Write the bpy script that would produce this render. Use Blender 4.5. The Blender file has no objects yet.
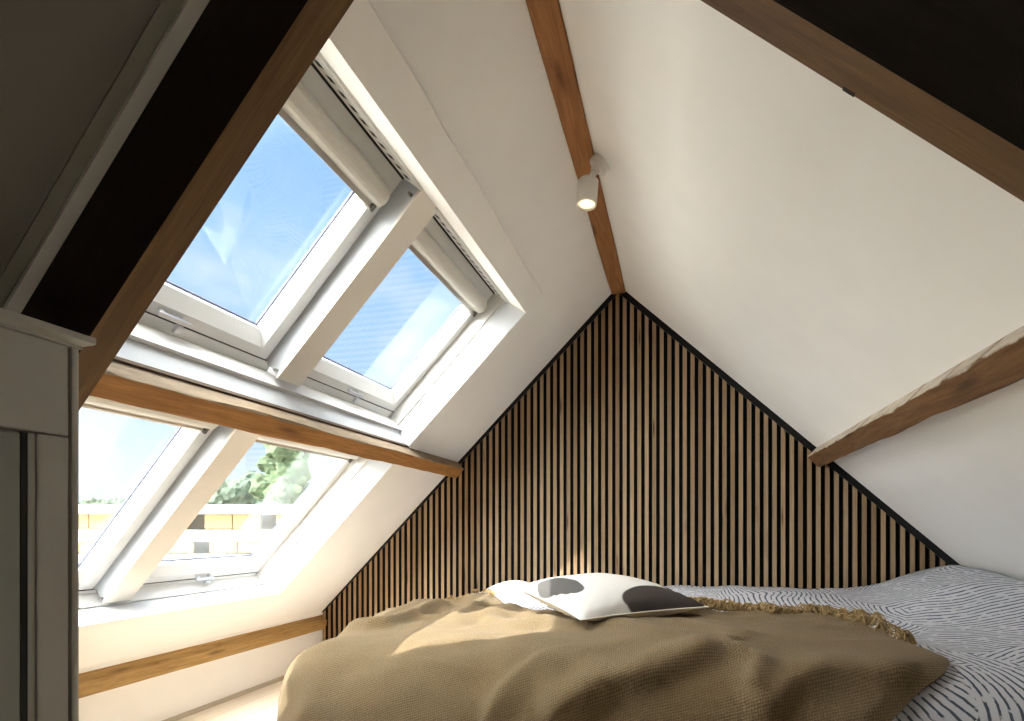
import bpy, bmesh, math, random
from mathutils import Vector, Matrix, noise
C = bpy.context.scene.collection
S = bpy.context.scene
random.seed(7)

# ------------------------------------------------------------------ camera
CAM = Vector((0.3276, -2.9932, 0.9273)); FPX = 522.01; YAW = math.radians(17.84)
cd = bpy.data.cameras.new('camera'); cam = bpy.data.objects.new('camera', cd); C.objects.link(cam)
cam.location = CAM; cam.rotation_euler = (math.pi/2, 0, YAW)
cd.sensor_width = 36; cd.lens = FPX/1024*36; cd.shift_y = (528-360.5)/1024
cd.clip_start = 0.02; cd.clip_end = 500
S.camera = cam
# ------------------------------------------------------------------ view
S.view_settings.view_transform = 'Standard'; S.view_settings.look = 'None'
S.view_settings.gamma = 1; S.view_settings.use_curve_mapping = False
S.view_settings.exposure = 1.95
try:
    S.cycles.max_bounces = 12; S.cycles.diffuse_bounces = 8; S.cycles.transparent_max_bounces = 16
    S.cycles.sample_clamp_indirect = 6
except Exception: pass
# ------------------------------------------------------------------ sun
SUNV = Vector((0.300, 0.530, -0.79)).normalized()
sl = bpy.data.lights.new('sun', 'SUN'); sl.energy = 3.4; sl.angle = math.radians(0.6); sl.color = (1, .97, .92)
so = bpy.data.objects.new('sun', sl); C.objects.link(so)
so.rotation_euler = SUNV.to_track_quat('-Z', 'Y').to_euler()
# ------------------------------------------------------------------ sky
w = bpy.data.worlds.new('sky'); S.world = w; w.use_nodes = True
nt = w.node_tree; nt.nodes.clear()
def N(t, **k):
    n = nt.nodes.new(t)
    for a, b in k.items(): setattr(n, a, b)
    return n
def LK(a, b): nt.links.new(a, b)
def wmath(op, a, b=None, clamp=False):
    n = N('ShaderNodeMath', operation=op); n.use_clamp = clamp
    for i, v in enumerate((a, b)):
        if v is None: continue
        if isinstance(v, (int, float)): n.inputs[i].default_value = v
        else: LK(v, n.inputs[i])
    return n.outputs[0]
tc = N('ShaderNodeTexCoord'); sep = N('ShaderNodeSeparateXYZ'); LK(tc.outputs['Generated'], sep.inputs[0])
rz = N('ShaderNodeValToRGB'); LK(sep.outputs[2], rz.inputs[0])
e = rz.color_ramp.elements
e[0].position = 0.0; e[0].color = (.80, .88, .97, 1); e[1].position = 1; e[1].color = (.26, .46, .80, 1)
q = e.new(.18); q.color = (.52, .70, .92, 1)
q = e.new(.5); q.color = (.33, .55, .87, 1)
mp = N('ShaderNodeMapping'); mp.inputs['Scale'].default_value = (1, 1, 2.2); mp.inputs['Location'].default_value = (.35, .1, .25); LK(tc.outputs['Generated'], mp.inputs[0])
nz = N('ShaderNodeTexNoise'); nz.inputs['Scale'].default_value = 2.3; nz.inputs['Detail'].default_value = 8; nz.inputs['Roughness'].default_value = .55; LK(mp.outputs[0], nz.inputs[0])
cl = N('ShaderNodeMapRange'); cl.inputs['From Min'].default_value = .52; cl.inputs['From Max'].default_value = .78; LK(nz.outputs[0], cl.inputs[0])
mx = N('ShaderNodeMixRGB'); LK(cl.outputs[0], mx.inputs[0]); LK(rz.outputs[0], mx.inputs[1]); mx.inputs[2].default_value = (.92, .94, .98, 1)
# unseen glow added to the sun's side of the sky to light the room
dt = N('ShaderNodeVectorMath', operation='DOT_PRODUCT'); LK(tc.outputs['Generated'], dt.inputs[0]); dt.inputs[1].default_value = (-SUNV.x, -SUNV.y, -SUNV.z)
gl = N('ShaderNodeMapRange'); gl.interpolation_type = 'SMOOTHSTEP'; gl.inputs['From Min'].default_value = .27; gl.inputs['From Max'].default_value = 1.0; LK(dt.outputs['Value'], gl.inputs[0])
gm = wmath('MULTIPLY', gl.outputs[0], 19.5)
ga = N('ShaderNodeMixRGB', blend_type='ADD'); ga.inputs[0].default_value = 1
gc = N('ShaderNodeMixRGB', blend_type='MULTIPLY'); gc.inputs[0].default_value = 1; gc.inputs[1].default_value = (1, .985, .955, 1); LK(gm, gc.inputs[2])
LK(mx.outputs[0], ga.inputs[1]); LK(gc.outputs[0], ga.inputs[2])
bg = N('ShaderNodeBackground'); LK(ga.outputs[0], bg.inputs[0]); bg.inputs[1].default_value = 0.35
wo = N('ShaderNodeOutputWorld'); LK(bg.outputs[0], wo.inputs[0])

# ------------------------------------------------------------------ materials
class M:
    """small node-graph builder"""
    def __init__(s, name):
        s.m = bpy.data.materials.new(name); s.m.use_nodes = True; s.nt = s.m.node_tree
        s.b = s.nt.nodes['Principled BSDF']; s.out = s.nt.nodes['Material Output']
    def n(s, t, **k):
        x = s.nt.nodes.new(t)
        for a, b in k.items(): setattr(x, a, b)
        return x
    def l(s, a, b): s.nt.links.new(a, b)
    def set(s, inp, v):
        if isinstance(v, bpy.types.NodeSocket): s.l(v, inp)
        else: inp.default_value = v
    def math(s, op, a, b=0.0, clamp=False):
        x = s.n('ShaderNodeMath', operation=op); x.use_clamp = clamp; s.set(x.inputs[0], a); s.set(x.inputs[1], b); return x.outputs[0]
    def mix(s, f, a, b, bt='MIX'):
        x = s.n('ShaderNodeMixRGB', blend_type=bt); s.set(x.inputs[0], f)
        s.set(x.inputs[1], a if isinstance(a, bpy.types.NodeSocket) else (*a, 1)[:4]); s.set(x.inputs[2], b if isinstance(b, bpy.types.NodeSocket) else (*b, 1)[:4]); return x.outputs[0]
    def coord(s, attr=None, kind='Object'):
        if attr: return s.n('ShaderNodeAttribute', attribute_name=attr).outputs['Vector']
        return s.n('ShaderNodeTexCoord').outputs[kind]
    def map(s, v, scale=(1, 1, 1), loc=(0, 0, 0), rot=(0, 0, 0)):
        x = s.n('ShaderNodeMapping'); x.inputs['Scale'].default_value = scale; x.inputs['Location'].default_value = loc; x.inputs['Rotation'].default_value = rot; s.l(v, x.inputs[0]); return x.outputs[0]
    def noise(s, v, scale=5, detail=3, rough=.5, dist=0):
        x = s.n('ShaderNodeTexNoise'); x.inputs['Scale'].default_value = scale; x.inputs['Detail'].default_value = detail; x.inputs['Roughness'].default_value = rough; x.inputs['Distortion'].default_value = dist; s.l(v, x.inputs[0]); return x.outputs[0]
    def rng(s, v, a, b, c=0.0, d=1.0, smooth=False):
        x = s.n('ShaderNodeMapRange'); s.set(x.inputs[0], v); x.inputs[1].default_value = a; x.inputs[2].default_value = b; x.inputs[3].default_value = c; x.inputs[4].default_value = d
        if smooth: x.interpolation_type = 'SMOOTHSTEP'
        return x.outputs[0]
    def bump(s, h, strength=.3, dist=.01):
        x = s.n('ShaderNodeBump'); x.inputs['Strength'].default_value = strength; x.inputs['Distance'].default_value = dist; s.l(h, x.inputs['Height']); s.l(x.outputs[0], s.b.inputs['Normal'])
    def fin(s, col, rough=.6, metal=0.0, spec=.5):
        s.set(s.b.inputs['Base Color'], col if isinstance(col, bpy.types.NodeSocket) else (*col, 1)[:4])
        s.set(s.b.inputs['Roughness'], rough); s.b.inputs['Metallic'].default_value = metal; s.b.inputs['Specular IOR Level'].default_value = spec
        return s.m

def plain(name, col, rough=.6, metal=0.0, spec=.5, var=.03, nscale=6, bump=0.0, bscale=80):
    m = M(name); v = m.coord()
    f = m.noise(v, nscale, 4)
    c = m.mix(m.rng(f, .3, .7), [x*(1-var) for x in col], [min(1, x*(1+var)) for x in col])
    if bump: m.bump(m.noise(v, bscale, 4), bump, .002)
    return m.fin(c, rough, metal, spec)

def wood(name, dark, light, rough=.65, knots=True, pale=None, pale_at=None, gs=1.0, bump=.25):
    """grain runs along the x of the 'gco' attribute; pale = weathered colour near the edge pale_at of its y"""
    m = M(name); v = m.coord('gco')
    wv = m.map(v, (1.2*gs, 14*gs, 14*gs))
    g = m.noise(wv, 3.0, 6, .6, 1.2)
    fine = m.noise(m.map(v, (6*gs, 160*gs, 160*gs)), 1.5, 3)
    c = m.mix(m.rng(g, .3, .72), dark, light)
    c = m.mix(m.rng(fine, .35, .75, 0, .35), c, [x*.55 for x in dark])
    if knots:
        vo = m.n('ShaderNodeTexVoronoi'); vo.inputs['Scale'].default_value = 1; m.l(m.map(v, (2.6*gs, 13*gs, 13*gs)), vo.inputs['Vector'])
        k = m.rng(vo.outputs['Distance'], .06, .2, 1, 0)
        c = m.mix(m.math('MULTIPLY', k, .7), c, [x*.35 for x in dark])
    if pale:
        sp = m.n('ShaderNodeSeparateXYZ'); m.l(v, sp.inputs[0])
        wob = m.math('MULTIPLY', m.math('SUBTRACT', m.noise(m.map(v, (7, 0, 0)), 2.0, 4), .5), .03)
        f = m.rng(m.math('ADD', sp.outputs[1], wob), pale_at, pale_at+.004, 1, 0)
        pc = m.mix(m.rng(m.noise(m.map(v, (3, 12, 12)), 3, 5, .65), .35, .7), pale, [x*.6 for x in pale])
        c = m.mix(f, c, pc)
    m.bump(fine, bump, .002)
    return m.fin(c, rough, 0, .3)

MAT = {}
MAT['plaster'] = plain('warm white plaster', (.91, .893, .86), .9, bump=.08, bscale=60, spec=.2, var=.015)
MAT['reveal'] = plain('skylight-tinted white lining', (.60, .62, .645), .6, spec=.3, var=.01)  # white dimmed, with the cool skylight tint put into its colour
MAT['post'] = plain('post board tinted for warm bounce', (.80, .755, .69), .6, spec=.3, var=.01)  # front boards coloured for the warm bounce light on them
MAT['winwhite'] = plain('white window lacquer', (.68, .675, .655), .35, var=.01)
MAT['blind'] = plain('light grey blind casing', (.62, .59, .53), .45, var=.02)
MAT['blindbar'] = plain('aluminium blind bar', (.55, .51, .45), .35, .6, var=.03)
MAT['alu'] = plain('brushed aluminium', (.62, .63, .66), .3, .9)
MAT['black'] = plain('black slot', (.01, .01, .01), .8, var=0)
MAT['screw'] = plain('grey screw head', (.35, .33, .30), .4, .7)
MAT['cab'] = plain('taupe painted wood', (.38, .37, .34), .55, var=.02, bump=.05, bscale=40)
MAT['cabin'] = plain('grey green painted panel', (.24, .25, .23), .55, var=.03)
MAT['slatback'] = plain('black felt', (.008, .008, .008), 1, spec=.05)
MAT['slatside'] = plain('dark slat flank', (.022, .015, .010), .9, spec=.1)
MAT['blacktrim'] = plain('black lacquered trim', (.012, .012, .013), .6, spec=.2)
MAT['beam'] = wood('oiled pine beam', (.30, .125, .035), (.56, .275, .09), pale=None)
MAT['ridge'] = wood('reddish pine beam', (.26, .105, .035), (.45, .21, .08))
MAT['purlin_left'] = wood('pine purlin with pale limed top', (.27, .12, .032), (.53, .25, .07), pale=(.34, .255, .17), pale_at=.004)
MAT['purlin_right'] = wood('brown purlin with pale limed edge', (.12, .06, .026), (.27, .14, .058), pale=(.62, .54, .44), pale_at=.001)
MAT['rail'] = wood('golden pine rail', (.30, .165, .055), (.56, .36, .14))
MAT['soffit'] = wood('brown pine soffit', (.105, .052, .02), (.205, .112, .044))
MAT['stain'] = wood('near black stained pine', (.014, .010, .008), (.030, .020, .015), bump=.1)
MAT['mattress'] = plain('white mattress ticking', (.8, .8, .78), .9)
MAT['bedframe'] = plain('oak bed frame', (.35, .2, .09), .6)
MAT['lampwhite'] = plain('white lamp enamel', (.80, .78, .73), .4)
m = M('warm lamp glow'); m.fin((1, .9, .7), .5); m.b.inputs['Emission Color'].default_value = (1, .74, .38, 1); m.b.inputs['Emission Strength'].default_value = .5; MAT['glow'] = m.m

# window glass: thin clear pane, lets the sun through, mirrors a little, faint dust
m = M('thin window glass'); v = m.coord()
ge = m.n('ShaderNodeNewGeometry'); dp = m.n('ShaderNodeVectorMath', operation='DOT_PRODUCT'); m.l(ge.outputs['Incoming'], dp.inputs[0]); m.l(ge.outputs['Normal'], dp.inputs[1])
sch = m.math('POWER', m.math('SUBTRACT', 1.0, m.math('ABSOLUTE', dp.outputs['Value']), True), 5.0)
refl = m.math('ADD', m.math('MULTIPLY', sch, .94), .04)
tr = m.n('ShaderNodeBsdfTransparent'); tr.inputs[0].default_value = (.95, .97, .97, 1)
gs = m.n('ShaderNodeBsdfGlossy'); gs.inputs['Roughness'].default_value = .03; gs.inputs[0].default_value = (1, 1, 1, 1)
df = m.n('ShaderNodeBsdfDiffuse'); df.inputs[0].default_value = (.9, .9, .9, 1)
ms = m.n('ShaderNodeMixShader'); m.l(refl, ms.inputs[0]); m.l(tr.outputs[0], ms.inputs[1]); m.l(gs.outputs[0], ms.inputs[2])
ms2 = m.n('ShaderNodeMixShader'); m.l(m.rng(m.noise(m.map(v, (3, 3, 3)), 2, 5), .4, .8, .0, .025), ms2.inputs[0]); m.l(ms.outputs[0], ms2.inputs[1]); m.l(df.outputs[0], ms2.inputs[2])
m.l(ms2.outputs[0], m.out.inputs[0]); MAT['glass'] = m.m

# light floor boards
m = M('pale laminate boards'); v = m.coord()
sp = m.n('ShaderNodeSeparateXYZ'); m.l(v, sp.inputs[0])
bk = m.math('FLOOR', m.math('MULTIPLY', sp.outputs[0], 7)); fx = m.math('FRACT', m.math('MULTIPLY', sp.outputs[0], 7))
wn = m.n('ShaderNodeTexWhiteNoise', noise_dimensions='1D'); m.l(bk, wn.inputs['W'])
g = m.noise(m.map(v, (22, 1.5, 1)), 2, 5, .6, .5)
c = m.mix(g, (.66, .54, .40), (.80, .70, .56)); c = m.mix(m.math('MULTIPLY', wn.outputs[0], .25), c, (.86, .80, .70))
c = m.mix(m.math('LESS_THAN', fx, .02), c, (.35, .27, .18))
MAT['floor'] = m.fin(c, .45)

# oak slats: every strip its own tone, from a per-strip attribute
m = M('smoked oak slats'); v = m.coord('gco'); ton = m.n('ShaderNodeAttribute', attribute_name='tone').outputs['Fac']
g = m.noise(m.map(v, (1.4, 60, 60)), 2.2, 6, .6, 1.0)
fine = m.noise(m.map(v, (8, 300, 300)), 1.5, 3)
c = m.mix(ton, (.27, .17, .085), (.46, .325, .195))
c = m.mix(m.rng(g, .35, .75, 0, .7), c, (.17, .09, .04))
c = m.mix(m.rng(fine, .4, .8, 0, .3), c, (.56, .44, .32))
vo = m.n('ShaderNodeTexVoronoi'); vo.inputs['Scale'].default_value = 1; m.l(m.map(v, (2.4, 28, 0)), vo.inputs['Vector'])
c = m.mix(m.rng(vo.outputs['Distance'], .05, .17, .85, 0), c, (.06, .03, .015))
m.bump(fine, .2, .001)
MAT['slat'] = m.fin(c, .6, 0, .25)

# duvet: short wavy dark dashes running in changing directions
m = M('white cotton with wavy navy dashes'); v = m.coord('gco')
wob = m.n('ShaderNodeTexNoise'); wob.inputs['Scale'].default_value = 2.2; wob.inputs['Detail'].default_value = 1; m.l(v, wob.inputs[0])
vd = m.n('ShaderNodeVectorMath', operation='MULTIPLY_ADD'); m.l(wob.outputs['Color'], vd.inputs[0]); vd.inputs[1].default_value = (.22, .22, 0); m.l(v, vd.inputs[2])
vo = m.n('ShaderNodeTexVoronoi'); vo.inputs['Scale'].default_value = 4.2; vo.inputs['Randomness'].default_value = .85; m.l(vd.outputs[0], vo.inputs['Vector'])
sc = m.n('ShaderNodeSeparateColor'); m.l(vo.outputs['Color'], sc.inputs[0])
ang = m.math('MULTIPLY', m.math('FLOOR', m.math('MULTIPLY', sc.outputs[0], 4)), .79)
sv = m.n('ShaderNodeSeparateXYZ'); m.l(vd.outputs[0], sv.inputs[0])
along = m.math('ADD', m.math('MULTIPLY', sv.outputs[0], m.math('COSINE', ang)), m.math('MULTIPLY', sv.outputs[1], m.math('SINE', ang)))
acr = m.math('SUBTRACT', m.math('MULTIPLY', sv.outputs[1], m.math('COSINE', ang)), m.math('MULTIPLY', sv.outputs[0], m.math('SINE', ang)))
jit = m.math('MULTIPLY', m.math('SUBTRACT', m.noise(m.map(v, (14, 14, 14)), 2, 2), .5), 3.0)
band = m.math('SINE', m.math('ADD', m.math('MULTIPLY', along, 2*math.pi/.021), m.math('ADD', m.math('MULTIPLY', m.math('SINE', m.math('MULTIPLY', acr, 13)), 1.3), jit)))
ln = m.rng(band, .45, .75)
brk = m.rng(m.noise(m.map(v, (1, 1, 1)), 30, 2), .36, .44)
f = m.math('MULTIPLY', ln, brk)
c = m.mix(m.math('MULTIPLY', f, .93), (.56, .56, .60), (.035, .055, .085))
m.bump(m.noise(m.map(v, (1, 1, 1)), 420, 2), .1, .001)
MAT['duvet'] = m.fin(c, .95, 0, .1)

# knitted throw
m = M('sand coloured moss stitch knit'); v = m.coord('gco')
ck = m.map(v, (1, 1, 1), (0, 0, 0), (0, 0, .6))
s2 = m.n('ShaderNodeSeparateXYZ'); m.l(ck, s2.inputs[0])
K = 2*math.pi/.0085
nn = m.math('MULTIPLY', m.noise(v, 70, 3), 6.0)
h = m.math('MULTIPLY', m.math('SINE', m.math('ADD', m.math('MULTIPLY', s2.outputs[0], K), nn)), m.math('SINE', m.math('ADD', m.math('MULTIPLY', s2.outputs[1], K*.8), nn)))
h = m.math('ADD', m.math('MULTIPLY', h, .38), m.math('MULTIPLY', m.noise(v, 300, 3, .7), 1.5))
c = m.mix(m.rng(h, .15, 1.15), (.060, .038, .018), (.275, .20, .108))
c = m.mix(m.rng(m.noise(v, 7, 3), .35, .7, 0, .35), c, (.22, .14, .063))
m.bump(h, .8, .004)
m.b.inputs['Sheen Weight'].default_value = .12; m.b.inputs['Sheen Roughness'].default_value = .5
MAT['throw'] = m.fin(c, .95, 0, .1)
MAT['fringe'] = plain('golden brown wool fringe', (.36, .25, .12), .95, var=.25, nscale=60, spec=.1)

# ------------------------------------------------------------------ mesh helpers
def mesh_obj(name, verts, faces, mat, parent=None, gco=None, mats=None, fmat=None, smooth=False, tone=None):
    """link one mesh; a top-level mesh gets its origin at the middle of its base"""
    verts = [Vector(v) for v in verts]
    o = Vector((0, 0, 0))
    if parent is None:
        lo = Vector([min(v[i] for v in verts) for i in range(3)]); hi = Vector([max(v[i] for v in verts) for i in range(3)])
        o = Vector(((lo.x+hi.x)/2, (lo.y+hi.y)/2, lo.z))
    else:
        p = parent
        while p is not None: o += Vector(p.location); p = p.parent
    me = bpy.data.meshes.new(name); me.from_pydata([v-o for v in verts], [], faces)
    bm = bmesh.new(); bm.from_mesh(me)
    bmesh.ops.recalc_face_normals(bm, faces=bm.faces); bm.to_mesh(me); bm.free()
    for mm in (mats or [mat]): me.materials.append(mm)
    if fmat:
        for p, i in zip(me.polygons, fmat): p.material_index = i
    if smooth:
        for p in me.polygons: p.use_smooth = True
    if gco is None: gco = verts
    a = me.attributes.new('gco', 'FLOAT_VECTOR', 'POINT')
    for i, g in enumerate(gco): a.data[i].vector = g
    if tone:
        a = me.attributes.new('tone', 'FLOAT', 'POINT')
        for i, g in enumerate(tone): a.data[i].value = g
    ob = bpy.data.objects.new(name, me); C.objects.link(ob)
    if parent is not None: ob.parent = parent
    else: ob.location = o
    return ob

class G:
    """collects shapes for ONE mesh; xf maps local to world"""
    def __init__(s, xf=None): s.v = []; s.f = []; s.g = []; s.t = []; s.fm = []; s.xf = xf or (lambda a, b, c: Vector((a, b, c)))
    def add(s, vs, fs, gl=None, tone=0.0, mi=0):
        n = len(s.v)
        for i, p in enumerate(vs):
            s.v.append(s.xf(*p)); s.g.append(Vector(gl[i]) if gl else Vector(p)); s.t.append(tone)
        for f in fs: s.f.append([n+i for i in f]); s.fm.append(mi)
    def box(s, a0, a1, b0, b1, c0, c1, gax=None, tone=0.0, mi=0, off=(0, 0, 0)):
        vs = [(a, b, c) for a in (a0, a1) for b in (b0, b1) for c in (c0, c1)]
        fs = [(0, 1, 3, 2), (4, 6, 7, 5), (0, 4, 5, 1), (2, 3, 7, 6), (0, 2, 6, 4), (1, 5, 7, 3)]
        gl = [tuple(v[i]+off[k] for k, i in enumerate(gax)) for v in vs] if gax else None
        s.add(vs, fs, gl, tone, mi)
    def bevbox(s, a0, a1, b0, b1, c0, c1, r=.003, gax=None):
        """box with chamfered edges"""
        bm = bmesh.new(); bmesh.ops.create_cube(bm, size=1)
        for v in bm.verts: v.co = Vector(((a0+a1)/2+v.co.x*(a1-a0), (b0+b1)/2+v.co.y*(b1-b0), (c0+c1)/2+v.co.z*(c1-c0)))
        bmesh.ops.bevel(bm, geom=bm.edges[:], offset=r, segments=2, affect='EDGES', profile=.6)
        bm.verts.ensure_lookup_table(); bm.verts.index_update()
        vs = [tuple(v.co) for v in bm.verts]; fs = [[v.index for v in f.verts] for f in bm.faces]; bm.free()
        s.add(vs, fs, [tuple(v[i] for i in gax) for v in vs] if gax else None)
    def prism(s, prof, b0, b1, order='sbd'):
        """profile points (s,d) extruded along the second coordinate"""
        n = len(prof); vs = [(p[0], b0, p[1]) for p in prof]+[(p[0], b1, p[1]) for p in prof]
        fs = [list(range(n)), list(range(2*n-1, n-1, -1))]+[[i, (i+1) % n, n+(i+1) % n, n+i] for i in range(n)]
        s.add(vs, fs)
    def tube(s, p0, p1, r0, r1=None, n=16, cap=True):
        r1 = r0 if r1 is None else r1
        p0 = Vector(p0); p1 = Vector(p1); d = (p1-p0).normalized(); u = d.orthogonal().normalized(); w_ = d.cross(u)
        vs = []
        for p, r in ((p0, r0), (p1, r1)):
            for k in range(n):
                t = 2*math.pi*k/n; vs.append(tuple(p+u*(r*math.cos(t))+w_*(r*math.sin(t))))
        fs = [[k, (k+1) % n, n+(k+1) % n, n+k] for k in range(n)]
        if cap: fs += [list(range(n-1, -1, -1)), list(range(n, 2*n))]
        s.add(vs, fs)
    def obj(s, name, mat, parent=None, smooth=False, mats=None):
        return mesh_obj(name, s.v, s.f, mat, parent, s.g, mats, s.fm if mats else None, smooth, s.t)

def empty(name, loc=(0, 0, 0)):
    o = bpy.data.objects.new(name, None); C.objects.link(o); o.location = loc; o.empty_display_size = .1; return o
def tag(o, label, cat, group=None, kind='thing'):
    o['label'] = label; o['category'] = cat
    if group: o['group'] = group
    if kind: o['kind'] = kind
    return o
def struct(o, label=None, cat=None):
    o['kind'] = 'structure'
    if label: o['label'] = label
    if cat: o['category'] = cat
    return o

# ------------------------------------------------------------------ roof frame
T = .9727; APEX = Vector((0, 0, 2.290)); HY = math.hypot(1, T)
def roofL(s_, y, d):   # distance down the left slope, y, height outwards from the ceiling plane
    return APEX+Vector((-1, 0, -T))/HY*s_+Vector((-T, 0, 1))/HY*d+Vector((0, y, 0))
def roofR(s_, y, d):
    return APEX+Vector((1, 0, -T))/HY*s_+Vector((T, 0, 1))/HY*d+Vector((0, y, 0))
YB, YF = -4.7, .14     # back of the room (behind the camera) and slat wall side
TH = .27
Y0, Y1 = -2.30, -.641  # the big window recess
KX = 1.99; KZ = .341   # knee wall

# ------------------------------------------------------------------ room shell
g = G(); g.box(-KX-.15, KX+.15, YB-.1, YF, -.12, 0); struct(g.obj('floor', MAT['floor']), 'pale laminate floor beside the bed', 'floor')
g = G(); g.box(-KX-.14, -KX, YB, YF-.01, .0, KZ+.02); struct(g.obj('wall_left', MAT['plaster']), 'low white knee wall under the wooden rail', 'wall')
g = G(); g.box(KX, KX+.14, YB, YF-.01, .0, KZ+.02); struct(g.obj('wall_right', MAT['plaster']), 'low white knee wall behind the bed head', 'wall')
def gable(y0, y1):
    g = G(); z0 = 2.29+.05-(KX+.1)*T
    pr = [(-KX-.1, 0), (KX+.1, 0), (KX+.1, z0), (0, 2.34), (-KX-.1, z0)]; n = 5
    vs = [(p[0], y0, p[1]) for p in pr]+[(p[0], y1, p[1]) for p in pr]
    g.add(vs, [list(range(n)), list(range(2*n-1, n-1, -1))]+[[i, (i+1) % n, n+(i+1) % n, n+i] for i in range(n)]); return g
g = gable(.02, YF); struct(g.obj('wall_back', MAT['plaster']), 'gable wall behind the slat panelling', 'wall')
g = gable(YB-.1, YB); struct(g.obj('wall_front', plain('dark grey cutting bounce', (.16, .155, .145), .9)), 'gable wall facing the slat panelling', 'wall')  # unseen wall, made dark so less light bounces back
# skirting line on the left
g = G(); g.box(-KX, -KX+.012, YB, 0.0, .0, .022); struct(g.obj('baseboard_left', plain('greige sealing strip', (.50, .44, .35), .7)), 'thin greige strip along the knee wall foot', 'baseboard')
E3 = 3.0
g = G(roofR); g.prism([(0, 0), (E3, 0), (E3, TH), (-TH*T, TH)], YB, YF); struct(g.obj('ceiling_right', MAT['plaster']), 'bright white sloping ceiling without windows', 'ceiling')
g = G(roofL)
head = [(0, 0), (.393, 0), (.40, -.013), (.505, -.004), (.535, .185), (.535, TH), (-TH*T, TH)]
mid = [(1.385, 0), (1.345, .10), (1.335, .145), (1.335, TH), (1.50, TH), (1.49, .19), (1.455, 0)]
bot = [(2.475, 0), (2.535, .125), (2.535, TH), (E3, TH), (E3, 0)]
for pr in (head, mid, bot): g.prism(pr, Y0, Y1)
g.prism([(0, 0), (E3, 0), (E3, TH), (-TH*T, TH)], YB, Y0)
g.prism([(0, 0), (E3, 0), (E3, TH), (-TH*T, TH)], Y1, YF)
struct(g.obj('ceiling_left', MAT['plaster']), 'white sloping ceiling cut by the roof windows', 'ceiling')

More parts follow.
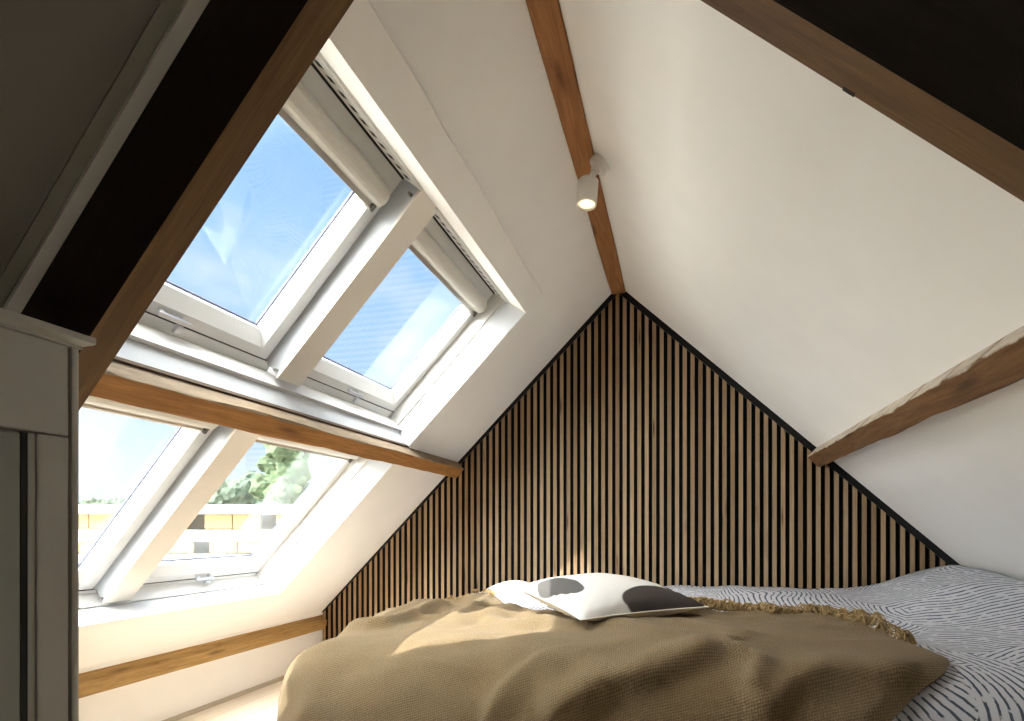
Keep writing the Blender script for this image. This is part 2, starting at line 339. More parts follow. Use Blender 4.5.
# ------------------------------------------------------------------ roof windows
WIN = [('upper left', -2.255, -1.51, .54, 1.30, .672, 1.205), ('upper right', -1.39, -.645, .54, 1.30, .672, 1.205),
       ('lower left', -2.255, -1.51, 1.50, 2.50, 1.63, 2.375), ('lower right', -1.39, -.645, 1.50, 2.50, 1.63, 2.375)]
for k, (nm, y0, y1, s0, s1, g0, g1) in enumerate(WIN):
    root = empty('window_%d' % (k+1), roofL((s0+s1)/2, (y0+y1)/2, .19)); struct(root, 'white framed %s roof window' % nm, 'window')
    FO, FI = .27, .185
    # fixed frame around the sash
    f = G(roofL)
    f.box(s0, s1, y0-.045, y0, FI-.005, FO); f.box(s0, s1, y1, y1+.03, FI+.01, FO)
    f.box(s0-.02, s0, y0-.045, y1+.03, FI+.005, FO); f.box(s1, s1+.045, y0-.045, y1+.03, FI-.004, FO)
    f.obj('window_frame', MAT['winwhite'], root)
    # moving sash with bevelled inner faces
    gy0, gy1 = y0+.062, y1-.062; DG = .222; FS = .246; g1 = g1+(.012 if k < 2 else .045)
    sh = G(roofL); gp = .004
    def bar(p_out0, p_out1, p_in0, p_in1, dirn):
        pass
    a0, a1, b0, b1 = s0+gp, s1-gp, y0+gp, y1-gp
    i0, i1, j0, j1 = a0+.05, a1-.036, b0+.040, b1-.040
    ring = [[(a0, b0), (a1, b0), (a1, b1), (a0, b1)], [(i0, j0), (i1, j0), (i1, j1), (i0, j1)], [(g0, gy0), (g1, gy0), (g1, gy1), (g0, gy1)]]
    vs = [(p[0], p[1], FI) for p in ring[0]]+[(p[0], p[1], FI) for p in ring[1]]+[(p[0], p[1], DG) for p in ring[2]]+[(p[0], p[1], FS) for p in ring[2]]+[(p[0], p[1], FS) for p in ring[0]]
    fs = []
    for r in range(4):
        for c_ in range(4): fs.append((r*4+c_, r*4+(c_+1) % 4, (r+1)*4+(c_+1) % 4, (r+1)*4+c_))
    for c_ in range(4): fs.append((16+c_, 16+(c_+1) % 4, (c_+1) % 4, c_))
    sh.add(vs, fs)
    sash = sh.obj('sash', MAT['winwhite'], root)
    # dark rubber seal line round the pane
    q = G(roofL)
    for (p0, p1, q0, q1) in ((g0, g1, gy0, gy0+.006), (g0, g1, gy1-.006, gy1), (g0, g0+.006, gy0, gy1), (g1-.006, g1, gy0, gy1)):
        q.box(p0, p1, q0, q1, FS-.006, FS+.002)
    q.obj('pane_seal', plain('grey blue rubber seal', (.03, .035, .07), .7), sash)
    q = G(roofL); q.box(g0-.004, g1+.004, gy0-.004, gy1+.004, DG+.006, DG+.010)
    q.obj('pane', MAT['glass'], sash)
    # roller blind rolled up under the head
    bl = G(roofL); n = 10
    prof = [(g0-.082, FI-.001)]+[(g0-.045-.037*math.cos(math.pi*t/n), FI-.004-.032*math.sin(math.pi*t/n)) for t in range(n+1)]+[(g0-.008, FI-.001)]
    bl.prism(prof, y0+.03, y1-.032)
    bc = bl.obj('blind_casing', MAT['blind'], root)
    bl = G(roofL); bl.box(g0-.010, g0+.008, y0+.045, y1-.047, .176, .200); bl.box(g0+.001, g0+.008, y0+.045, y1-.047, .172, .178)
    bl.obj('blind_bar', MAT['blindbar'], bc)
    bl = G(roofL); bl.box(g0-.012, g0+.012, y1-.050, y1-.036, .166, .196); bl.obj('blind_clip', plain('dark grey clip', (.09, .08, .07), .6), bc)
    # ventilation strip with slots above the sash
    vt = G(roofL)
    vt.prism([(s0-.024, .100), (s0-.010, .100), (s0-.002, .178), (s0-.016, .178)], y0-.02, y1+.0)
    vf = vt.obj('ventilation_strip', MAT['winwhite'], root)
    sl_ = G(roofL); nsl = 15
    for i in range(nsl):
        yy = y0+.05+i*(y1-y0-.10)/(nsl-1)
        sl_.prism([(s0-.0095, .132), (s0-.0065, .132), (s0-.0042, .152), (s0-.0072, .152)], yy, yy+.022)
    sl_.box(s0-.003, s0+.004, y0-.01, y1+.0, .1815, .1845)
    sl_.obj('vent_slots', MAT['black'], vf)
    # black strip painting the shade in the gap under the sash
    q = G(roofL); q.box(s1-.004, s1+.0005, y0-.01, y1, FI-.0012, FI+.01); q.obj('sash_gap_shade', MAT['black'], root)
    # handle and latch at the bottom of the sash
    yc = (y0+y1)/2
    wd = .10
    h = G(roofL); h.bevbox(s1-.030, s1-.016, yc-wd/2, yc+wd/2, FI-.030, FI-.018, .003)
    h.box(s1-.028, s1-.018, yc-wd/2+.012, yc-wd/2+.024, FI-.02, FI); h.box(s1-.028, s1-.018, yc+wd/2-.024, yc+wd/2-.012, FI-.02, FI)
    hd = h.obj('handle', MAT['alu'], sash)
    h = G(roofL); h.bevbox(s1-.012, s1+.014, yc+.010, yc+.034, FI-.034, FI-.02, .003); h.obj('latch', MAT['alu'], root)
    # little screws on the right hand lining
    for ss in (s0+.02, s1-.005):
        c0 = roofL(ss, y1+.010, .13)
        t_ = G(); t_.tube(c0+Vector((0, -.0135, 0)), c0+Vector((0, .004, 0)), .0055, n=10); t_.obj('screw', MAT['screw'], root)

# boards between and around the windows
def board(name, *boxes, mat='reveal', label=None):
    b = G(roofL)
    for a in boxes: b.box(*a)
    o = b.obj(name, MAT[mat]); struct(o, label, 'trim'); return o
g = G(roofL); g.box(.508, 1.312, -1.506, -1.394, .105, .115, mi=1); g.box(.508, 1.308, -1.500, -1.398, .119, TH-.01); g.box(.508, 1.308, -1.503, -1.395, .1172, .119)
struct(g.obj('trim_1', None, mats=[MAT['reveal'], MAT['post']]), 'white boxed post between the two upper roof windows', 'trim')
g = G(roofL); g.box(1.46, 2.50, -1.506, -1.394, .110, .120, mi=1); g.box(1.46, 2.50, -1.500, -1.398, .124, TH-.01); g.box(1.46, 2.49, -1.503, -1.395, .120, .124)
struct(g.obj('trim_2', None, mats=[MAT['reveal'], MAT['post']]), 'white boxed post between the two lower roof windows', 'trim')
# inner lining strips on the far and near cheeks of the recess
for k, (a, b) in enumerate(((.52, 1.335), (1.48, 2.53))):
    g = G(roofL); g.box(a, b, Y1-.010, Y1+.002, .122, .20)
    g.box(a, b, Y1-.003, Y1+.002, .114, .122)
    struct(g.obj('trim_%d' % (3+k), MAT['winwhite']), 'white lining strip on the cheek beside the %s right roof window' % ('upper', 'lower')[k], 'trim')
g = G(roofL); g.prism([(1.332, .088), (1.346, .092), (1.343, .112), (1.336, .150), (1.326, .150)], Y0, Y1); struct(g.obj('trim_5', MAT['winwhite']), 'white sill bead under the upper roof windows', 'trim')
g = G(roofL); g.prism([(2.522, .118), (2.536, .118), (2.541, .150), (2.528, .190), (2.515, .19)], Y0, Y1); struct(g.obj('trim_6', MAT['winwhite']), 'white sill bead under the lower roof windows', 'trim')

# thin lining of the recess cheeks and sills, its colour toning the light down
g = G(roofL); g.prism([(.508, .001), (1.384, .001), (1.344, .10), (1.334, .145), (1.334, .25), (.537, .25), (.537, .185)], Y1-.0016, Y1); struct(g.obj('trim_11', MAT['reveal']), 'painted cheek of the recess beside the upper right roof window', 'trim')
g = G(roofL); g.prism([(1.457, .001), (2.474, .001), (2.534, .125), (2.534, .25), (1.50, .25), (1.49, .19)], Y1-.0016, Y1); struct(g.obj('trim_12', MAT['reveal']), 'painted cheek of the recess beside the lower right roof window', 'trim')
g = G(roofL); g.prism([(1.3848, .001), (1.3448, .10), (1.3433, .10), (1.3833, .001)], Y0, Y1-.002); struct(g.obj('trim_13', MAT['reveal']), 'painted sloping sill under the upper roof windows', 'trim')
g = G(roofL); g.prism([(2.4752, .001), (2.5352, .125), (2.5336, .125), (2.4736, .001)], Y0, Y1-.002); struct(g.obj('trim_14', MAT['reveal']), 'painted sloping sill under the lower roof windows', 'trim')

# ------------------------------------------------------------------ beams
def rough_beam(name, xf, a0, a1, c0, c1, y0, y1, mat, jit=.002, n=60, mats=None, near_mi=None, cham=.004):
    """long timber along y; local (a, y, c); irregular arrises"""
    prof = [(a0+cham, c0), (a1-cham, c0), (a1, c0+cham), (a1, c1), (a0, c1), (a0, c0+cham)]
    vs = []; gc_ = []; fs = []
    for i in range(n+1):
        y = y0+(y1-y0)*i/n
        for k, (a, c_) in enumerate(prof):
            j1 = noise.noise(Vector((y*5, k*7.3, a0*3)))*jit*(c_ != c1); j2 = noise.noise(Vector((y*6, k*3.1+40, a0)))*jit*(c_ != c1)
            vs.append(xf(a+j1, y, c_+j2)); gc_.append(Vector((y, a-a0, c_-c0)))
    m_ = len(prof)
    for i in range(n):
        for k in range(m_): fs.append((i*m_+k, i*m_+(k+1) % m_, (i+1)*m_+(k+1) % m_, (i+1)*m_+k))
    fs.append(tuple(range(m_))); fs.append(tuple(n*m_+k for k in range(m_)))
    return mesh_obj(name, vs, fs, MAT[mat], None, gc_)
tag(rough_beam('purlin', roofL, 1.370, 1.448, -.062, .0, -2.231, -.019, 'purlin_left', .006), 'orange pine beam with pale top running under the upper roof windows', 'beam')
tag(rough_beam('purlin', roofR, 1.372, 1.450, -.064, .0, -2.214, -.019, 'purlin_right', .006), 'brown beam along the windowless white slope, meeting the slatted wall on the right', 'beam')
tag(rough_beam('ridge_beam', lambda a, y, c_: Vector((a, y, c_)), -.041, .038, 2.243, 2.262, -4.6, -.019, 'ridge', .002), 'reddish pine ridge beam running up to the peak of the slatted wall', 'beam')
g = G(roofL); g.box(1.363, 1.3695, -2.229, Y1, -.004, .012); struct(g.obj('trim_9', plain('dark brown gap shade', (.10, .065, .04), .9)), 'shadow gap painted as a dark strip between the upper sill and the beam below it', 'trim')  # dark strip painted for the shadow gap above the purlin
# rail on the knee wall
def rail_prof():
    vs = []; gc_ = []; fs = []; n = 50
    prof = [(-KX+.0, KZ-.004), (-KX+.030, KZ-.032), (-KX+.036, KZ-.040), (-KX+.030, KZ-.096), (-KX+.0, KZ-.098)]
    for i in range(n+1):
        y = -4.6+4.596*i/n
        for k, (x, z) in enumerate(prof):
            j = noise.noise(Vector((y*3, k*5, 2)))*.003*(k not in (0, 4))
            vs.append(Vector((x+j, y, z+j))); gc_.append(Vector((y, x+KX, z-.24)))
    m_ = 5
    for i in range(n):
        for k in range(m_): fs.append((i*m_+k, i*m_+(k+1) % m_, (i+1)*m_+(k+1) % m_, (i+1)*m_+k))
    fs.append(tuple(range(m_))); fs.append(tuple(n*m_+k for k in range(m_)))
    return mesh_obj('wall_plate', vs, fs, MAT['rail'], None, gc_)
tag(rail_prof(), 'golden pine rail along the top of the low wall under the lower windows', 'beam')
# the rafter pair near the camera: stained face towards the room, bare soffit
def rafter(xf, side):
    y0, y1, dd = (-2.292, -2.232, -.196) if side < 0 else (-2.274, -2.217, -.2)
    s0, s1 = -.196*T*0+.0, 2.65
    g = G(xf)
    # mitred at the ridge: the lower arris starts further down the slope
    st = -dd*T
    sa, sb = .02, 2.70; da = dd
    vs = [(0.0, y0, 0), (st, y0, da), (s1, y0, da), (s1, y0, 0), (0.0, y1, 0), (st, y1, da), (s1, y1, da), (s1, y1, 0)]
    # a real timber this long: split the soffit off by material index
    gl = [(p[0], p[1], p[2]) for p in vs]
    g.add(vs, [(0, 1, 2, 3)], gl, mi=0)
    g.add(vs, [(1, 5, 6, 2)], gl, mi=1)
    g.add(vs, [(4, 7, 6, 5), (0, 3, 7, 4), (0, 4, 5, 1), (3, 2, 6, 7)], gl, mi=1)
    if side > 0: g.box(.932, .950, y1-.004, y1+.0012, dd-.0006, dd+.004, mi=0)
    o = g.obj('rafter', None, mats=[MAT['stain'], MAT['soffit']])
    bm = bmesh.new(); bm.from_mesh(o.data); bmesh.ops.remove_doubles(bm, verts=bm.verts, dist=1e-5); bm.to_mesh(o.data); bm.free()
    return o
tag(rafter(roofL, -1), 'thick dark-faced rafter with brown underside crossing in front of the windows', 'beam')
tag(rafter(roofR, 1), 'thick dark-faced rafter with brown underside crossing the windowless slope', 'beam')
# batten of light wood beside the left rafter
g = G(roofL); g.box(.02, 2.7, -2.318, -2.293, -.010, .0)
struct(g.obj('trim_7', MAT['plaster']), 'narrow pale batten beside the dark rafter', 'trim')
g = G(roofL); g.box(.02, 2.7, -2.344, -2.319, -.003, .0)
struct(g.obj('trim_8', plain('grey green shade tone', (.33, .32, .27), .8)), 'grey strip painted as shadow beside the pale batten', 'trim')  # shade beside the rafter painted as a darker strip

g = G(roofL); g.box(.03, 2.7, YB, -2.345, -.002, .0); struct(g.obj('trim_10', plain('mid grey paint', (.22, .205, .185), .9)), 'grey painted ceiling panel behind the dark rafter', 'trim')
# ------------------------------------------------------------------ slat wall
wall = empty('slat_panelling', (0, -.005, 0))
tag(wall, 'gable wall panelling of smoked oak slats on black felt', 'wall panelling')
def zroof(x): return 2.290-abs(x)*T
P = .04
def xs(i): # slat centre
    return -1.928+P*i
g = G(); g.add([(-KX, .018, 0), (KX, .018, 0), (KX, .018, zroof(KX)), (0, .018, 2.29), (-KX, .018, zroof(KX)), (-KX, -.000, 0), (KX, -.000, 0), (KX, -.000, zroof(KX)), (0, -.000, 2.29), (-KX, -.000, zroof(KX))],
               [(0, 1, 2, 3, 4), (9, 8, 7, 6, 5), (0, 5, 6, 1), (1, 6, 7, 2), (2, 7, 8, 3), (3, 8, 9, 4), (4, 9, 5, 0)])
g.obj('felt_backing', MAT['slatback'], wall)
g = G(); SW = .0205; SD = .013
i = -1
while xs(i) < KX-.02:
    x = xs(i); a, b = x-SW/2, x+SW/2
    za, zb = zroof(a)-.006, zroof(b)-.006
    tn = random.random()
    off = (random.random()*9, random.random()*9, i*3.7)
    vs = [(a, -SD, 0), (b, -SD, 0), (b, -SD, zb), (a, -SD, za), (a, .005, 0), (b, .005, 0), (b, .005, zb), (a, .005, za)]
    if a < 0 < b: pass
    gl = [(p[2]+off[0], p[0]-x+off[1], p[1]+off[2]) for p in vs]
    g.add(vs, [(0, 1, 2, 3)], gl, tn, 0); g.add(vs, [(7, 6, 5, 4), (0, 4, 5, 1), (1, 5, 6, 2), (2, 6, 7, 3), (3, 7, 4, 0)], gl, tn, 1)
    i += 1
g.obj('oak_slats', None, wall, mats=[MAT['slat'], MAT['slatside']])
# black edge trim up both slopes (thin at the left, wider at the right)
for sgn, wdt in ((-1, .026), (1, .030)):
    g = G(roofL if sgn < 0 else roofR)
    g.add([(0, -.018, 0), (wdt*T, -.018, -wdt), (2.75, -.018, -wdt*(.35 if sgn < 0 else 1)), (2.78, -.018, 0), (0, .002, 0), (wdt*T, .002, -wdt), (2.75, .002, -wdt*(.35 if sgn < 0 else 1)), (2.78, .002, 0)],
          [(0, 1, 2, 3), (7, 6, 5, 4), (0, 4, 5, 1), (1, 5, 6, 2), (2, 6, 7, 3), (3, 7, 4, 0)])
    g.obj('edge_trim', MAT['blacktrim'], wall)

# ------------------------------------------------------------------ cabinet front at the near left
def at_x(px, py, X):
    f_ = Vector((-math.sin(YAW), math.cos(YAW), 0)); r_ = Vector((math.cos(YAW), math.sin(YAW), 0))
    d = f_+r_*((px-512)/FPX)+Vector((0, 0, (528-py)/FPX)); return CAM+d*((X-CAM.x)/d.x)
CX_ = -.685; CYE = at_x(78, 500, CX_).y; CT = at_x(78, 349, CX_).z; YN = -3.6
cab = empty('wardrobe', (CX_-.25, (CYE+YN)/2, 0)); tag(cab, 'taupe painted built-in wardrobe front with moulded top edge beside the windows', 'wardrobe')
yl = lambda px, py=500: at_x(px, py, CX_).y
zl = lambda px, py: at_x(px, py, CX_).z
ys2 = yl(69)          # groove beside the corner post
yd = yl(25)           # where the door recess begins
zr = zl(60, 436)      # lower edge of the top rail
g = G(); g.box(CX_-.42, CX_-.022, YN, CYE-.002, 0, CT); g.obj('carcass', MAT['cab'], cab)
g = G(); g.bevbox(CX_-.03, CX_+.004, ys2+.002, CYE, 0, CT, .004); g.obj('corner_post', MAT['cab'], cab)
g = G(); g.bevbox(CX_-.03, CX_, yl(37), ys2, 0, zr, .003); g.obj('stile', MAT['cab'], cab)
g = G(); g.bevbox(CX_-.03, CX_, YN, ys2, zr+.0015, CT, .003); g.obj('top_rail', MAT['cab'], cab)
g = G(); g.bevbox(CX_-.028, CX_-.006, YN, yl(23), .03, zr-.003, .003); g.obj('door', MAT['cabin'], cab)
g = G(); g.box(CX_-.026, CX_-.005, yl(30), yl(37), 0, zr-.001); g.obj('inner_edge', MAT['cab'], cab)
g = G(); g.box(CX_-.012, CX_-.0055, yl(23.0), yl(30), 0, zr-.002); g.obj('door_gap_shade', MAT['black'], cab)  # flush black strip standing for the shade of a deep gap
# stepped top moulding
g = G()
prof = [(-.03, 0), (.006, 0), (.006, .004), (.020, .008), (.024, .010), (.024, .021), (-.03, .021)]
n_ = len(prof); ye = CYE+.030
vs = [(CX_+p[0], YN, CT+p[1]) for p in prof]+[(CX_+p[0], CYE+max(p[0]*.6, .004), CT+p[1]) for p in prof]
g.add(vs, [list(range(n_)), list(range(2*n_-1, n_-1, -1))]+[[k, (k+1) % n_, n_+(k+1) % n_, n_+k] for k in range(n_)])
g.box(CX_-.42, CX_-.03, YN, CYE+.014, CT, CT+.021)
g.obj('top_moulding', MAT['cab'], cab)

# ------------------------------------------------------------------ spotlight
base_c = roofR(.088, -1.13, 0)
sp_ = empty('ceiling_spotlight', base_c); tag(sp_, 'small white cylinder spotlight glowing warm beside the ridge beam', 'spotlight')
nrm = -Vector((T, 0, 1))/HY  # into the room
g = G(); g.tube(base_c, base_c+nrm*.022, .037, .037, 32); g.tube(base_c+nrm*.022, base_c+nrm*.027, .037, .033, 32); g.obj('mounting_base', MAT['lampwhite'], sp_, True)
hc = Vector((.014, -1.165, 2.062)); hb = hc; ht = hc+Vector((.006, .004, .088))
g = G(); g.tube(base_c+nrm*.024, base_c+nrm*.040, .016, .016, 20); g.tube(base_c+nrm*.038, ht-Vector((0, 0, .018)), .012, .012, 20); g.obj('swivel_arm', MAT['lampwhite'], sp_, True)
g = G(); ax = (hb-ht).normalized(); n = 36
u = ax.orthogonal().normalized(); v_ = ax.cross(u); R_ = .036
rings = [(ht, .001), (ht, R_-.004), (ht+ax*.004, R_), (hb-ax*.002, R_), (hb, R_-.002), (hb, R_-.005), (hb-ax*.012, R_-.007), (hb-ax*.014, .001)]
vs = []; fs = []
for p, r in rings:
    for k in range(n): t = 2*math.pi*k/n; vs.append(tuple(p+u*r*math.cos(t)+v_*r*math.sin(t)))
for a in range(len(rings)-1):
    for k in range(n): fs.append((a*n+k, a*n+(k+1) % n, (a+1)*n+(k+1) % n, (a+1)*n+k))
g.add(vs, fs); hd = g.obj('lamp_head', MAT['lampwhite'], sp_, True)
for p in hd.data.polygons: p.use_smooth = True
g = G(); g.tube(hb-ax*.010, hb-ax*.006, R_-.009, R_-.009, 28); g.obj('bulb_face', MAT['glow'], sp_)
ll = bpy.data.lights.new('spot_bulb', 'SPOT'); ll.energy = 1.5; ll.color = (1, .78, .5); ll.spot_size = math.radians(80); ll.shadow_soft_size = .02
lo = bpy.data.objects.new('spot_bulb', ll); C.objects.link(lo); lo.parent = sp_; lo.location = (hb+ax*.004)-base_c; lo.rotation_euler = ax.to_track_quat('-Z', 'Y').to_euler()

# ------------------------------------------------------------------ bed
def sst(a, b, x):
    t = max(0, min(1, (x-a)/(b-a))); return t*t*(3-2*t)
def ga_(x, y, cx, cy, sx, sy): return math.exp(-((x-cx)/sx)**2-((y-cy)/sy)**2)
def H(x, y):
    h = .490+.075*sst(-1.0, .6, x)
    h += .060*sst(-.9, -.15, y)*sst(-.3, .4, x)
    h += .135*ga_(x, y, -.58, -.20, .22, .24)
    h += .135*sst(1.05, 1.6, x)*sst(-1.2, -.5, y)
    h += .012*noise.noise(Vector((x*3.1, y*3.1, 1)))+.006*noise.noise(Vector((x*8, y*8, 4)))
    return h
XC, YC, RR = -.87, -1.30, .22
def wrap(X, Y, off=0.0, extra=0.0):
    """flat cloth coordinates -> point on the rounded top of the bed"""
    dx = min(0, X-XC); dy = min(0, Y-YC); t = math.hypot(dx, dy)
    if t < 1e-9: return Vector((X, Y, H(X, Y)+off+extra)), Vector((0, 0, 1))
    nx, ny = dx/t, dy/t; cx, cy = max(X, XC), max(Y, YC); r = RR
    if t < r*math.pi/2: h_, dr = r*math.sin(t/r), r*(1-math.cos(t/r)); a = t/r
    else: h_, dr = r, r+(t-r*math.pi/2); a = math.pi/2
    nrm_ = Vector((nx*math.sin(a), ny*math.sin(a), math.cos(a)))
    p = Vector((cx+nx*h_, cy+ny*h_, H(cx, cy)-dr))
    return p+nrm_*(off+extra), nrm_
bed = empty('bed', (.2, -.75, 0)); tag(bed, 'wide low bed filling the foot of the slatted gable wall', 'bed')
g = G(); g.bevbox(-1.10, 1.60, -1.44, -.06, .02, .18, .01); g.obj('bed_frame', MAT['bedframe'], bed)
g = G(); g.bevbox(-1.08, 1.56, -1.42, -.06, .18, .36, .03); g.obj('mattress', MAT['mattress'], bed)
# duvet
def grid_obj(name, cols, rows, fn, mat, closed_under=.02, parent=None):
    vs = []; gc_ = []; fs = []
    for i in range(cols+1):
        for j in range(rows+1):
            p, c_ = fn(i/cols, j/rows); vs.append(p); gc_.append(c_)
    W = rows+1
    for i in range(cols):
        for j in range(rows): fs.append((i*W+j, (i+1)*W+j, (i+1)*W+j+1, i*W+j+1))
    o = mesh_obj(name, vs, fs, mat, parent, gc_, smooth=True)
    # make the normals face outwards, then give the cloth its thickness inwards
    me = o.data
    if sum(p.normal.z for p in me.polygons) < 0: me.flip_normals()
    sm = o.modifiers.new('thickness', 'SOLIDIFY'); sm.thickness = closed_under; sm.offset = -1
    return o
def duv(u, v):
    X = -1.58+u*(1.60+1.58); Y = -2.0+v*(1.965)
    dr = 0
    p, n_ = wrap(X, Y, 0, .007*noise.noise(Vector((X*5, Y*5, 9))))
    lim = zroof(p.x)-.03
    if p.z > lim: p.z = lim
    p.y = min(p.y, -.03)
    return p, Vector((X, Y, 0))
dv = grid_obj('duvet', 150, 110, duv, MAT['duvet'], .03)
tag(dv, 'white duvet with wavy navy dashes spread over the bed', 'duvet')

# throw: ridges given as polylines in cloth coordinates (X, Y, height, width)
def interp(tab, x):
    if x <= tab[0][0]: return tab[0][1]
    for (a, b), (c_, d) in zip(tab, tab[1:]):
        if x <= c_:
            t = (x-a)/(c_-a); return b+(d-b)*t
    return tab[-1][1]
REAR = [(-1.62, -1.12), (-1.20, -1.08), (-1.10, -1.02), (-1.05, -.66), (-1.0, -.60), (-.90, -.36), (-.74, -.34), (-.60, -.44), (-.52, -.50), (-.40, -.60), (-.12, -.74), (.19, -.80), (.40, -.79), (.61, -.85), (.81, -.88), (.97, -1.12), (1.0, -1.22)]
FRONT = [(-1.62, -1.95), (.55, -1.95), (.70, -1.66), (.79, -1.56), (.89, -1.46), (.97, -1.39), (1.0, -1.34)]
RIDGES = []
RIDGES_DEF = 'FOLDS'
def seg_d(px_, py_, a, b):
    vx, vy = b[0]-a[0], b[1]-a[1]; L2 = vx*vx+vy*vy
    t = max(0, min(1, ((px_-a[0])*vx+(py_-a[1])*vy)/L2)); qx, qy = a[0]+vx*t, a[1]+vy*t
    dx, dy = px_-qx, py_-qy; sd = (vx*dy-vy*dx)/math.sqrt(L2)
    return math.hypot(dx, dy), sd, t
def folds(X, Y):
    h = 0
    for pts, amp, wd_, asym in RIDGES:
        best = None; L = len(pts)-1
        for k in range(L):
            d, sd, t = seg_d(X, Y, pts[k], pts[k+1])
            if best is None or d < best[0]: best = (d, sd, (k+t)/L)
        d, sd, tt = best
        w2 = wd_*(asym if sd > 0 else 1)
        fade = sst(0, .15, tt)*(1-sst(.85, 1, tt)) if amp > 0 else 1
        h += amp*math.exp(-(d/w2)**2)*(.35+.65*fade)
    h += .010*noise.noise(Vector((X*4.2+3, Y*4.2, 2)))+.006*noise.noise(Vector((X*9, Y*13, 5)))
    rear = sst(-1.3, -.9, Y)
    h += (.010+.022*rear)*(1-abs(noise.noise(Vector((X*3+Y*2, Y*6-X*2, 8))))*2.2)*.6
    h += .010*rear*noise.noise(Vector((X*16, Y*16, 3)))
    return h
RIDGES += [
    ([(-1.14, -1.16), (-1.07, -1.02), (-1.03, -.80), (-1.0, -.66)], .055, .045, 1.6),
    ([(-1.0, -1.14), (-.88, -1.14), (-.82, -1.10), (-.80, -.90), (-.82, -.70), (-.78, -.56)], .042, .030, 2.0),
    ([(-.98, -.90), (-.92, -.72), (-.86, -.50)], .035, .03, 1.8),
    ([(-.70, -.90), (-.62, -.72), (-.60, -.52)], .030, .03, 1.8),
    ([(-.62, -1.02), (-.50, -.86), (-.44, -.74), (-.40, -.62)], .024, .06, 1.5),
    ([(-.30, -1.16), (-.19, -1.06), (.06, -1.12), (.27, -1.24), (.40, -1.30)], .030, .05, 1.8),
    ([(.16, -1.04), (.33, -1.10), (.45, -1.20), (.55, -1.30)], .022, .045, 1.5),
    ([(.0, -1.37), (-.07, -1.41), (-.13, -1.47), (-.18, -1.52), (-.21, -1.58), (-.23, -1.66)], .020, .022, 3.4),
    ([(-.06, -1.60), (.02, -1.55), (.13, -1.50), (.26, -1.47), (.36, -1.41), (.45, -1.35)], .046, .034, 2.0),
    ([(.50, -1.58), (.55, -1.52), (.60, -1.47), (.68, -1.44), (.80, -1.43), (.94, -1.40)], .032, .030, 2.2),
    ([(.47, -1.36), (.53, -1.42), (.50, -1.50)], .030, .022, 1.6),
    ([(.30, -.83), (.42, -.83), (.55, -.89), (.75, -.92), (.86, -.98), (.94, -1.10)], .030, .035, 1.3),
]
def thr(u, v):
    X = -1.62+u*(1.0+1.62)
    ya, yb = interp(REAR, X), interp(FRONT, X)
    ya += .012*noise.noise(Vector((X*9, 3, 1))); Y = yb+(ya-yb)*v
    edge = min(1, (ya-Y)/.06, (Y-yb)/.06, (1.0-X)/.05)
    edge = max(0, edge)
    p, n_ = wrap(X, Y, .017+.006*edge, folds(X, Y)*max(.15, edge))
    return p, Vector((X, Y, 0))
th = grid_obj('knitted_throw', 300, 170, thr, MAT['throw'], .012)
tag(th, 'sand coloured knitted throw draped over the near side of the bed', 'blanket')
# fringe along the far edge of the throw, tumbled back over it in clumps
g = G()
for k in range(130):
    Xc = .30+.68*random.random() if k < 116 else -.9+random.random()*.5
    Yc = interp(REAR, Xc)-.005-random.random()*.035
    ca = random.uniform(0, 6.28)
    for q0 in range(9):
        X = Xc+random.uniform(-.010, .010); Y = Yc+random.uniform(-.010, .010)
        p, n_ = wrap(X, Y, .022, max(0, folds(X, Y))); p = p-Vector((0, 0, .006))
        a = ca+random.uniform(-.5, .5); L = random.uniform(.025, .055); last = p; up = random.uniform(.010, .040)*(1 if Xc > .2 else .4)
        for q_ in range(4):
            a += random.uniform(-.8, .8)
            nx_ = last+Vector((math.cos(a)*L/4, math.sin(a)*L/4, up*(.6, .4, -.1, -.6)[q_]))
            zz = H(nx_.x, nx_.y)+.006
            if nx_.z < zz: nx_.z = zz
            nx_.y = min(nx_.y, -.05)
            g.tube(last, nx_, .0036-.0006*q_, .0032-.0007*q_, 5, cap=(q_ == 3)); last = nx_
fo = g.obj('fringe', MAT['fringe'], th, True)

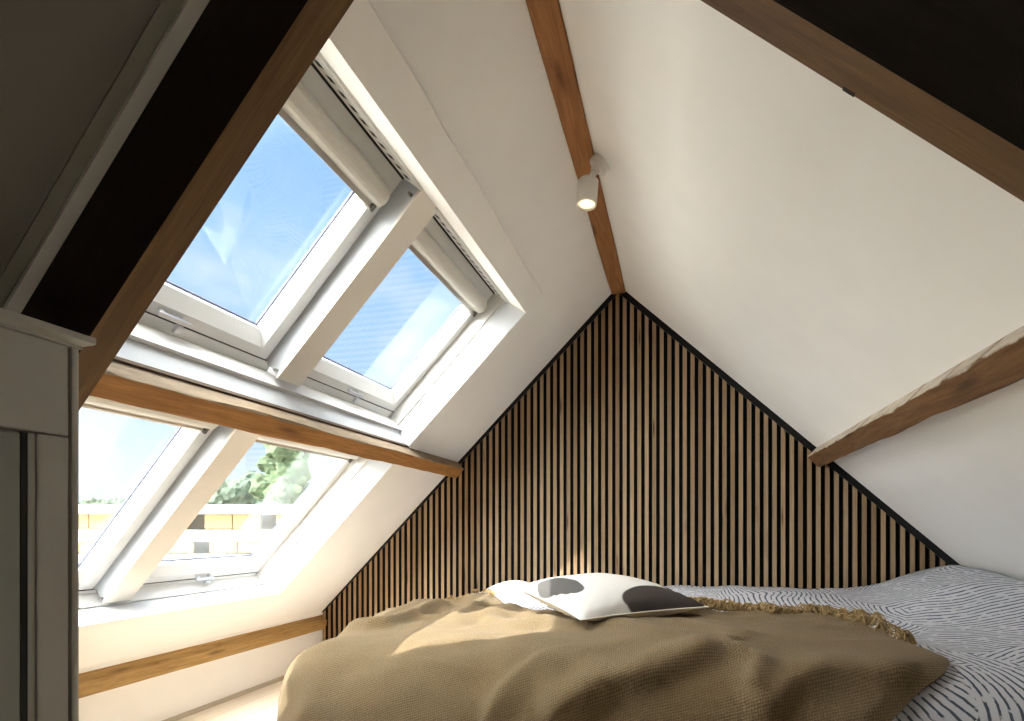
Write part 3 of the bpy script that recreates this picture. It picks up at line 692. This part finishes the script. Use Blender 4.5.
# cushion
def cushion():
    f_ = Vector((-math.sin(YAW), math.cos(YAW), 0)); r_ = Vector((math.cos(YAW), math.sin(YAW), 0))
    def pt(wd_, px, z): return Vector((CAM.x, CAM.y, 0))+f_*wd_+r_*((px-512)/FPX*wd_)+Vector((0, 0, z))
    Nn, Ll, Rt = pt(1.79, 581, .612), pt(2.25, 516, .668), pt(1.90, 708, .640)
    Ff = Ll+Rt-Nn; Ff.z = .665
    vs = []; gc_ = []; fs = []; n = 44; top = []
    for side in (1, -1):
        for i in range(n+1):
            for j in range(n+1):
                u = -1+2*i/n; v = -1+2*j/n
                # pulled-in sides between the corners
                pu = u*(1-.07*(1-v*v)*abs(u)**3); pv = v*(1-.07*(1-u*u)*abs(v)**3)
                a, b = (pu+1)/2, (pv+1)/2
                p = Nn*(1-a)*(1-b)+Rt*a*(1-b)+Ll*(1-a)*b+Ff*a*b
                bul = (max(0, (1-u**2)*(1-v**2)))**.46
                th_ = (.092 if side > 0 else .058)*bul
                th_ += side*.006*noise.noise(Vector((u*2.5, v*2.5, 3)))*bul
                # puckers along the seam
                rim = max(abs(u), abs(v)); th_ += .002*math.sin((u-v)*26)*sst(.6, .95, rim)*(1-sst(.97, 1, rim))*side
                p = p+Vector((0, 0, side*th_))
                vs.append(p); gc_.append(Vector((u, v, side)))
    W = n+1; off = W*W
    for sidx in (0, 1):
        for i in range(n):
            for j in range(n):
                q_ = [sidx*off+i*W+j, sidx*off+(i+1)*W+j, sidx*off+(i+1)*W+j+1, sidx*off+i*W+j+1]
                fs.append(q_ if sidx == 0 else q_[::-1])
    m = M('cream cotton with charcoal patches'); v = m.coord('gco')
    sp2 = m.n('ShaderNodeSeparateXYZ'); m.l(v, sp2.inputs[0]); U, V, W_ = sp2.outputs
    wb = m.math('MULTIPLY', m.math('SUBTRACT', m.noise(v, 1.4, 1), .5), .5)
    def ell(cu, cv, ru, rv, rot=0.0):
        du = m.math('SUBTRACT', U, cu); dv_ = m.math('SUBTRACT', V, cv)
        c_, s_ = math.cos(rot), math.sin(rot)
        x = m.math('DIVIDE', m.math('ADD', m.math('MULTIPLY', du, c_), m.math('MULTIPLY', dv_, s_)), ru)
        y = m.math('DIVIDE', m.math('SUBTRACT', m.math('MULTIPLY', dv_, c_), m.math('MULTIPLY', du, s_)), rv)
        d = m.math('SQRT', m.math('ADD', m.math('MULTIPLY', x, x), m.math('MULTIPLY', y, y)))
        return m.rng(m.math('ADD', d, wb), .98, 1.03, 1, 0)
    up = m.math('GREATER_THAN', W_, 0)
    left = ell(-.74, .05, .24, .50, .15)
    darkm = m.math('MAXIMUM', ell(.42, -.86, .66, .26, .05), ell(.92, -.55, .22, .42))
    top_ = ell(.25, .60, .42, .10, -.3)
    c = m.mix(m.math('MULTIPLY', left, up), (.58, .56, .53), (.09, .085, .08))
    c = m.mix(m.math('MULTIPLY', darkm, up), c, (.055, .047, .042))
    c = m.mix(m.math('MULTIPLY', top_, up), c, (.22, .20, .19))
    c = m.mix(m.math('LESS_THAN', W_, 0), c, (.62, .54, .42))
    m.bump(m.noise(v, 180, 3), .12, .001)
    mat = m.fin(c, .92, 0, .1)
    o = mesh_obj('cushion', vs, fs, mat, None, gc_, smooth=True)
    # seam piping as a part
    g = G(); pts = []
    for k in range(4*n):
        e_ = k//n; t = (k % n)/n
        i, j = ((int(t*n), 0), (n, int(t*n)), (n-int(t*n), n), (0, n-int(t*n)))[e_]
        pts.append(vs[i*W+j])
    for a, b in zip(pts, pts[1:]+pts[:1]): g.tube(a, b, .0028, .0028, 6, cap=False)
    g.obj('seam', plain('cream piping', (.72, .68, .60), .9), o, True)
    return o
tag(cushion(), 'cream cushion with charcoal grey patches lying on the throw', 'cushion')

# ------------------------------------------------------------------ outside
FW = Vector((-math.sin(YAW), math.cos(YAW), 0)); RT = Vector((math.cos(YAW), math.sin(YAW), 0))
def out(lat, dep, z): return Vector((CAM.x, CAM.y, 0))+RT*lat+FW*dep+Vector((0, 0, z))
GZ = -7.5
g = G(); g.box(-160, 60, -90, 150, GZ-.3, GZ); struct(g.obj('ground', plain('pale sunlit paving and lawn', (.72, .69, .62), .95, nscale=.15, var=.25)), 'pale ground outside far below the windows', 'ground')
bl = empty('apartment_building', out(-16, 25, GZ)); tag(bl, 'white apartment building with yellow balcony screens seen through the lower windows', 'building')
D = 25.0
def zp(py, d=D): return CAM.z+(528-py)/FPX*d
def xp(px, d=D): return (px-512)/FPX*d
g = G(out); g.box(-33, -2, D+1.2, D+11, GZ, zp(512)); g.obj('wall', plain('cream render', (.22, .20, .17), .9), bl)
wm = plain('white concrete edge', (.33, .33, .33), .8)
g = G(out); g.box(-34, -1, D-.5, D+11.4, zp(514), zp(505)); g.obj('roof_edge', wm, bl)
for za, zb in ((541, 535), (566, 560), (592, 586)):
    g = G(out); g.box(-33.5, -1.5, D-.2, D+1.3, zp(za), zp(zb)); g.obj('balcony_slab', wm, bl)
ym = plain('pale yellow balcony screen', (.20, .135, .055), .8, var=.06)
for za, zb, ph in ((528.5, 514.5, 0), (552.5, 541.5, 5), (580, 567, 9)):
    x_ = 62+ph; k = 0
    while x_ < 400:
        wd_ = 27
        if k % 3 != 2:
            g = G(out); g.box(xp(x_), xp(x_+wd_), D-.05, D+.05, zp(za), zp(zb)); g.obj('balcony_screen', ym, bl)
        else:
            wd_ = 14
            g = G(out); g.box(xp(x_)+.1, xp(x_+wd_)-.1, D+1.12, D+1.22, zp(za), zp(zb)); g.obj('window', plain('grey window glass', (.22, .21, .20), .3), bl)
        x_ += wd_+1.2; k += 1
for za, zb in ((535, 530.5), (560, 554.5)):
    g = G(out); g.box(-33, -2, D-.12, D-.06, zp(za), zp((za+zb)/2)); g.box(-33, -2, D-.12, D-.06, zp((za+zb)/2-.6), zp(zb-.4)); g.obj('railing', plain('white steel railing', (.74, .75, .76), .5), bl)

leafm = plain('sunlit green foliage', (.055, .08, .04), .8, var=.5, nscale=1.2, spec=.2)
leafd = plain('dull green foliage', (.045, .065, .045), .8, var=.5, nscale=1.2, spec=.2)
bark = plain('grey brown bark', (.12, .09, .06), .9)
def tree(px, top, rad, dep, mat, label, tall=1.0, seed=0):
    rnd = random.Random(seed); X = xp(px, dep); zt = zp(top, dep)
    r = empty('tree', out(X, dep, GZ)); tag(r, label, 'tree', 'trees beyond the apartment building')
    g = G(out); g.tube((X, dep, GZ), (X, dep, zt-rad*1.3), .35, .2, 10)
    g.obj('trunk', bark, r)
    bm = bmesh.new()
    for b in range(26):
        a = rnd.random()*6.28; h_ = rnd.random(); rr = rad*(.25+.3*rnd.random())
        ro = rad*.75*rnd.random()*(1-.6*abs(h_-.4))
        cc = Vector((X+ro*math.cos(a), dep+ro*math.sin(a), zt-rr-h_*rad*1.7*tall))
        bmesh.ops.create_icosphere(bm, subdivisions=3, radius=rr, matrix=Matrix.Translation(cc))
    for v_ in bm.verts:
        q_ = noise.noise(v_.co*1.7)*.35+noise.noise(v_.co*5)*.25
        v_.co += v_.normal*q_ if v_.normal.length else Vector()
    bm.verts.index_update(); vs = [tuple(v_.co) for v_ in bm.verts]; fs = [[v_.index for v_ in f.verts] for f in bm.faces]; bm.free()
    g = G(out); g.add(vs, fs); g.obj('crown', mat, r)
tree(284, 437, 2.6, 42, leafm, 'tall green tree above the white roof edge', 1.5, 1)
for k, (px, tp, rd, mt, lb) in enumerate([(232, 478, 2.3, leafd, 'low round tree at the left end of the row over the roof edge'), (252, 470, 2.4, leafd, 'broad dull green tree left of the tall one'),
        (306, 476, 2.3, leafd, 'dull green tree right of the tall one'), (328, 486, 2.0, leafd, 'rightmost small tree over the roof edge'),
        (92, 495, 1.7, leafd, 'low tree seen at the cabinet side of the lower left window'), (116, 498, 1.5, leafd, 'small tree right of the low one in the lower left window')]):
    tree(px, tp, rd*(1+k*.16), 48+k*7, mt, lb, 1.0, 10+k)
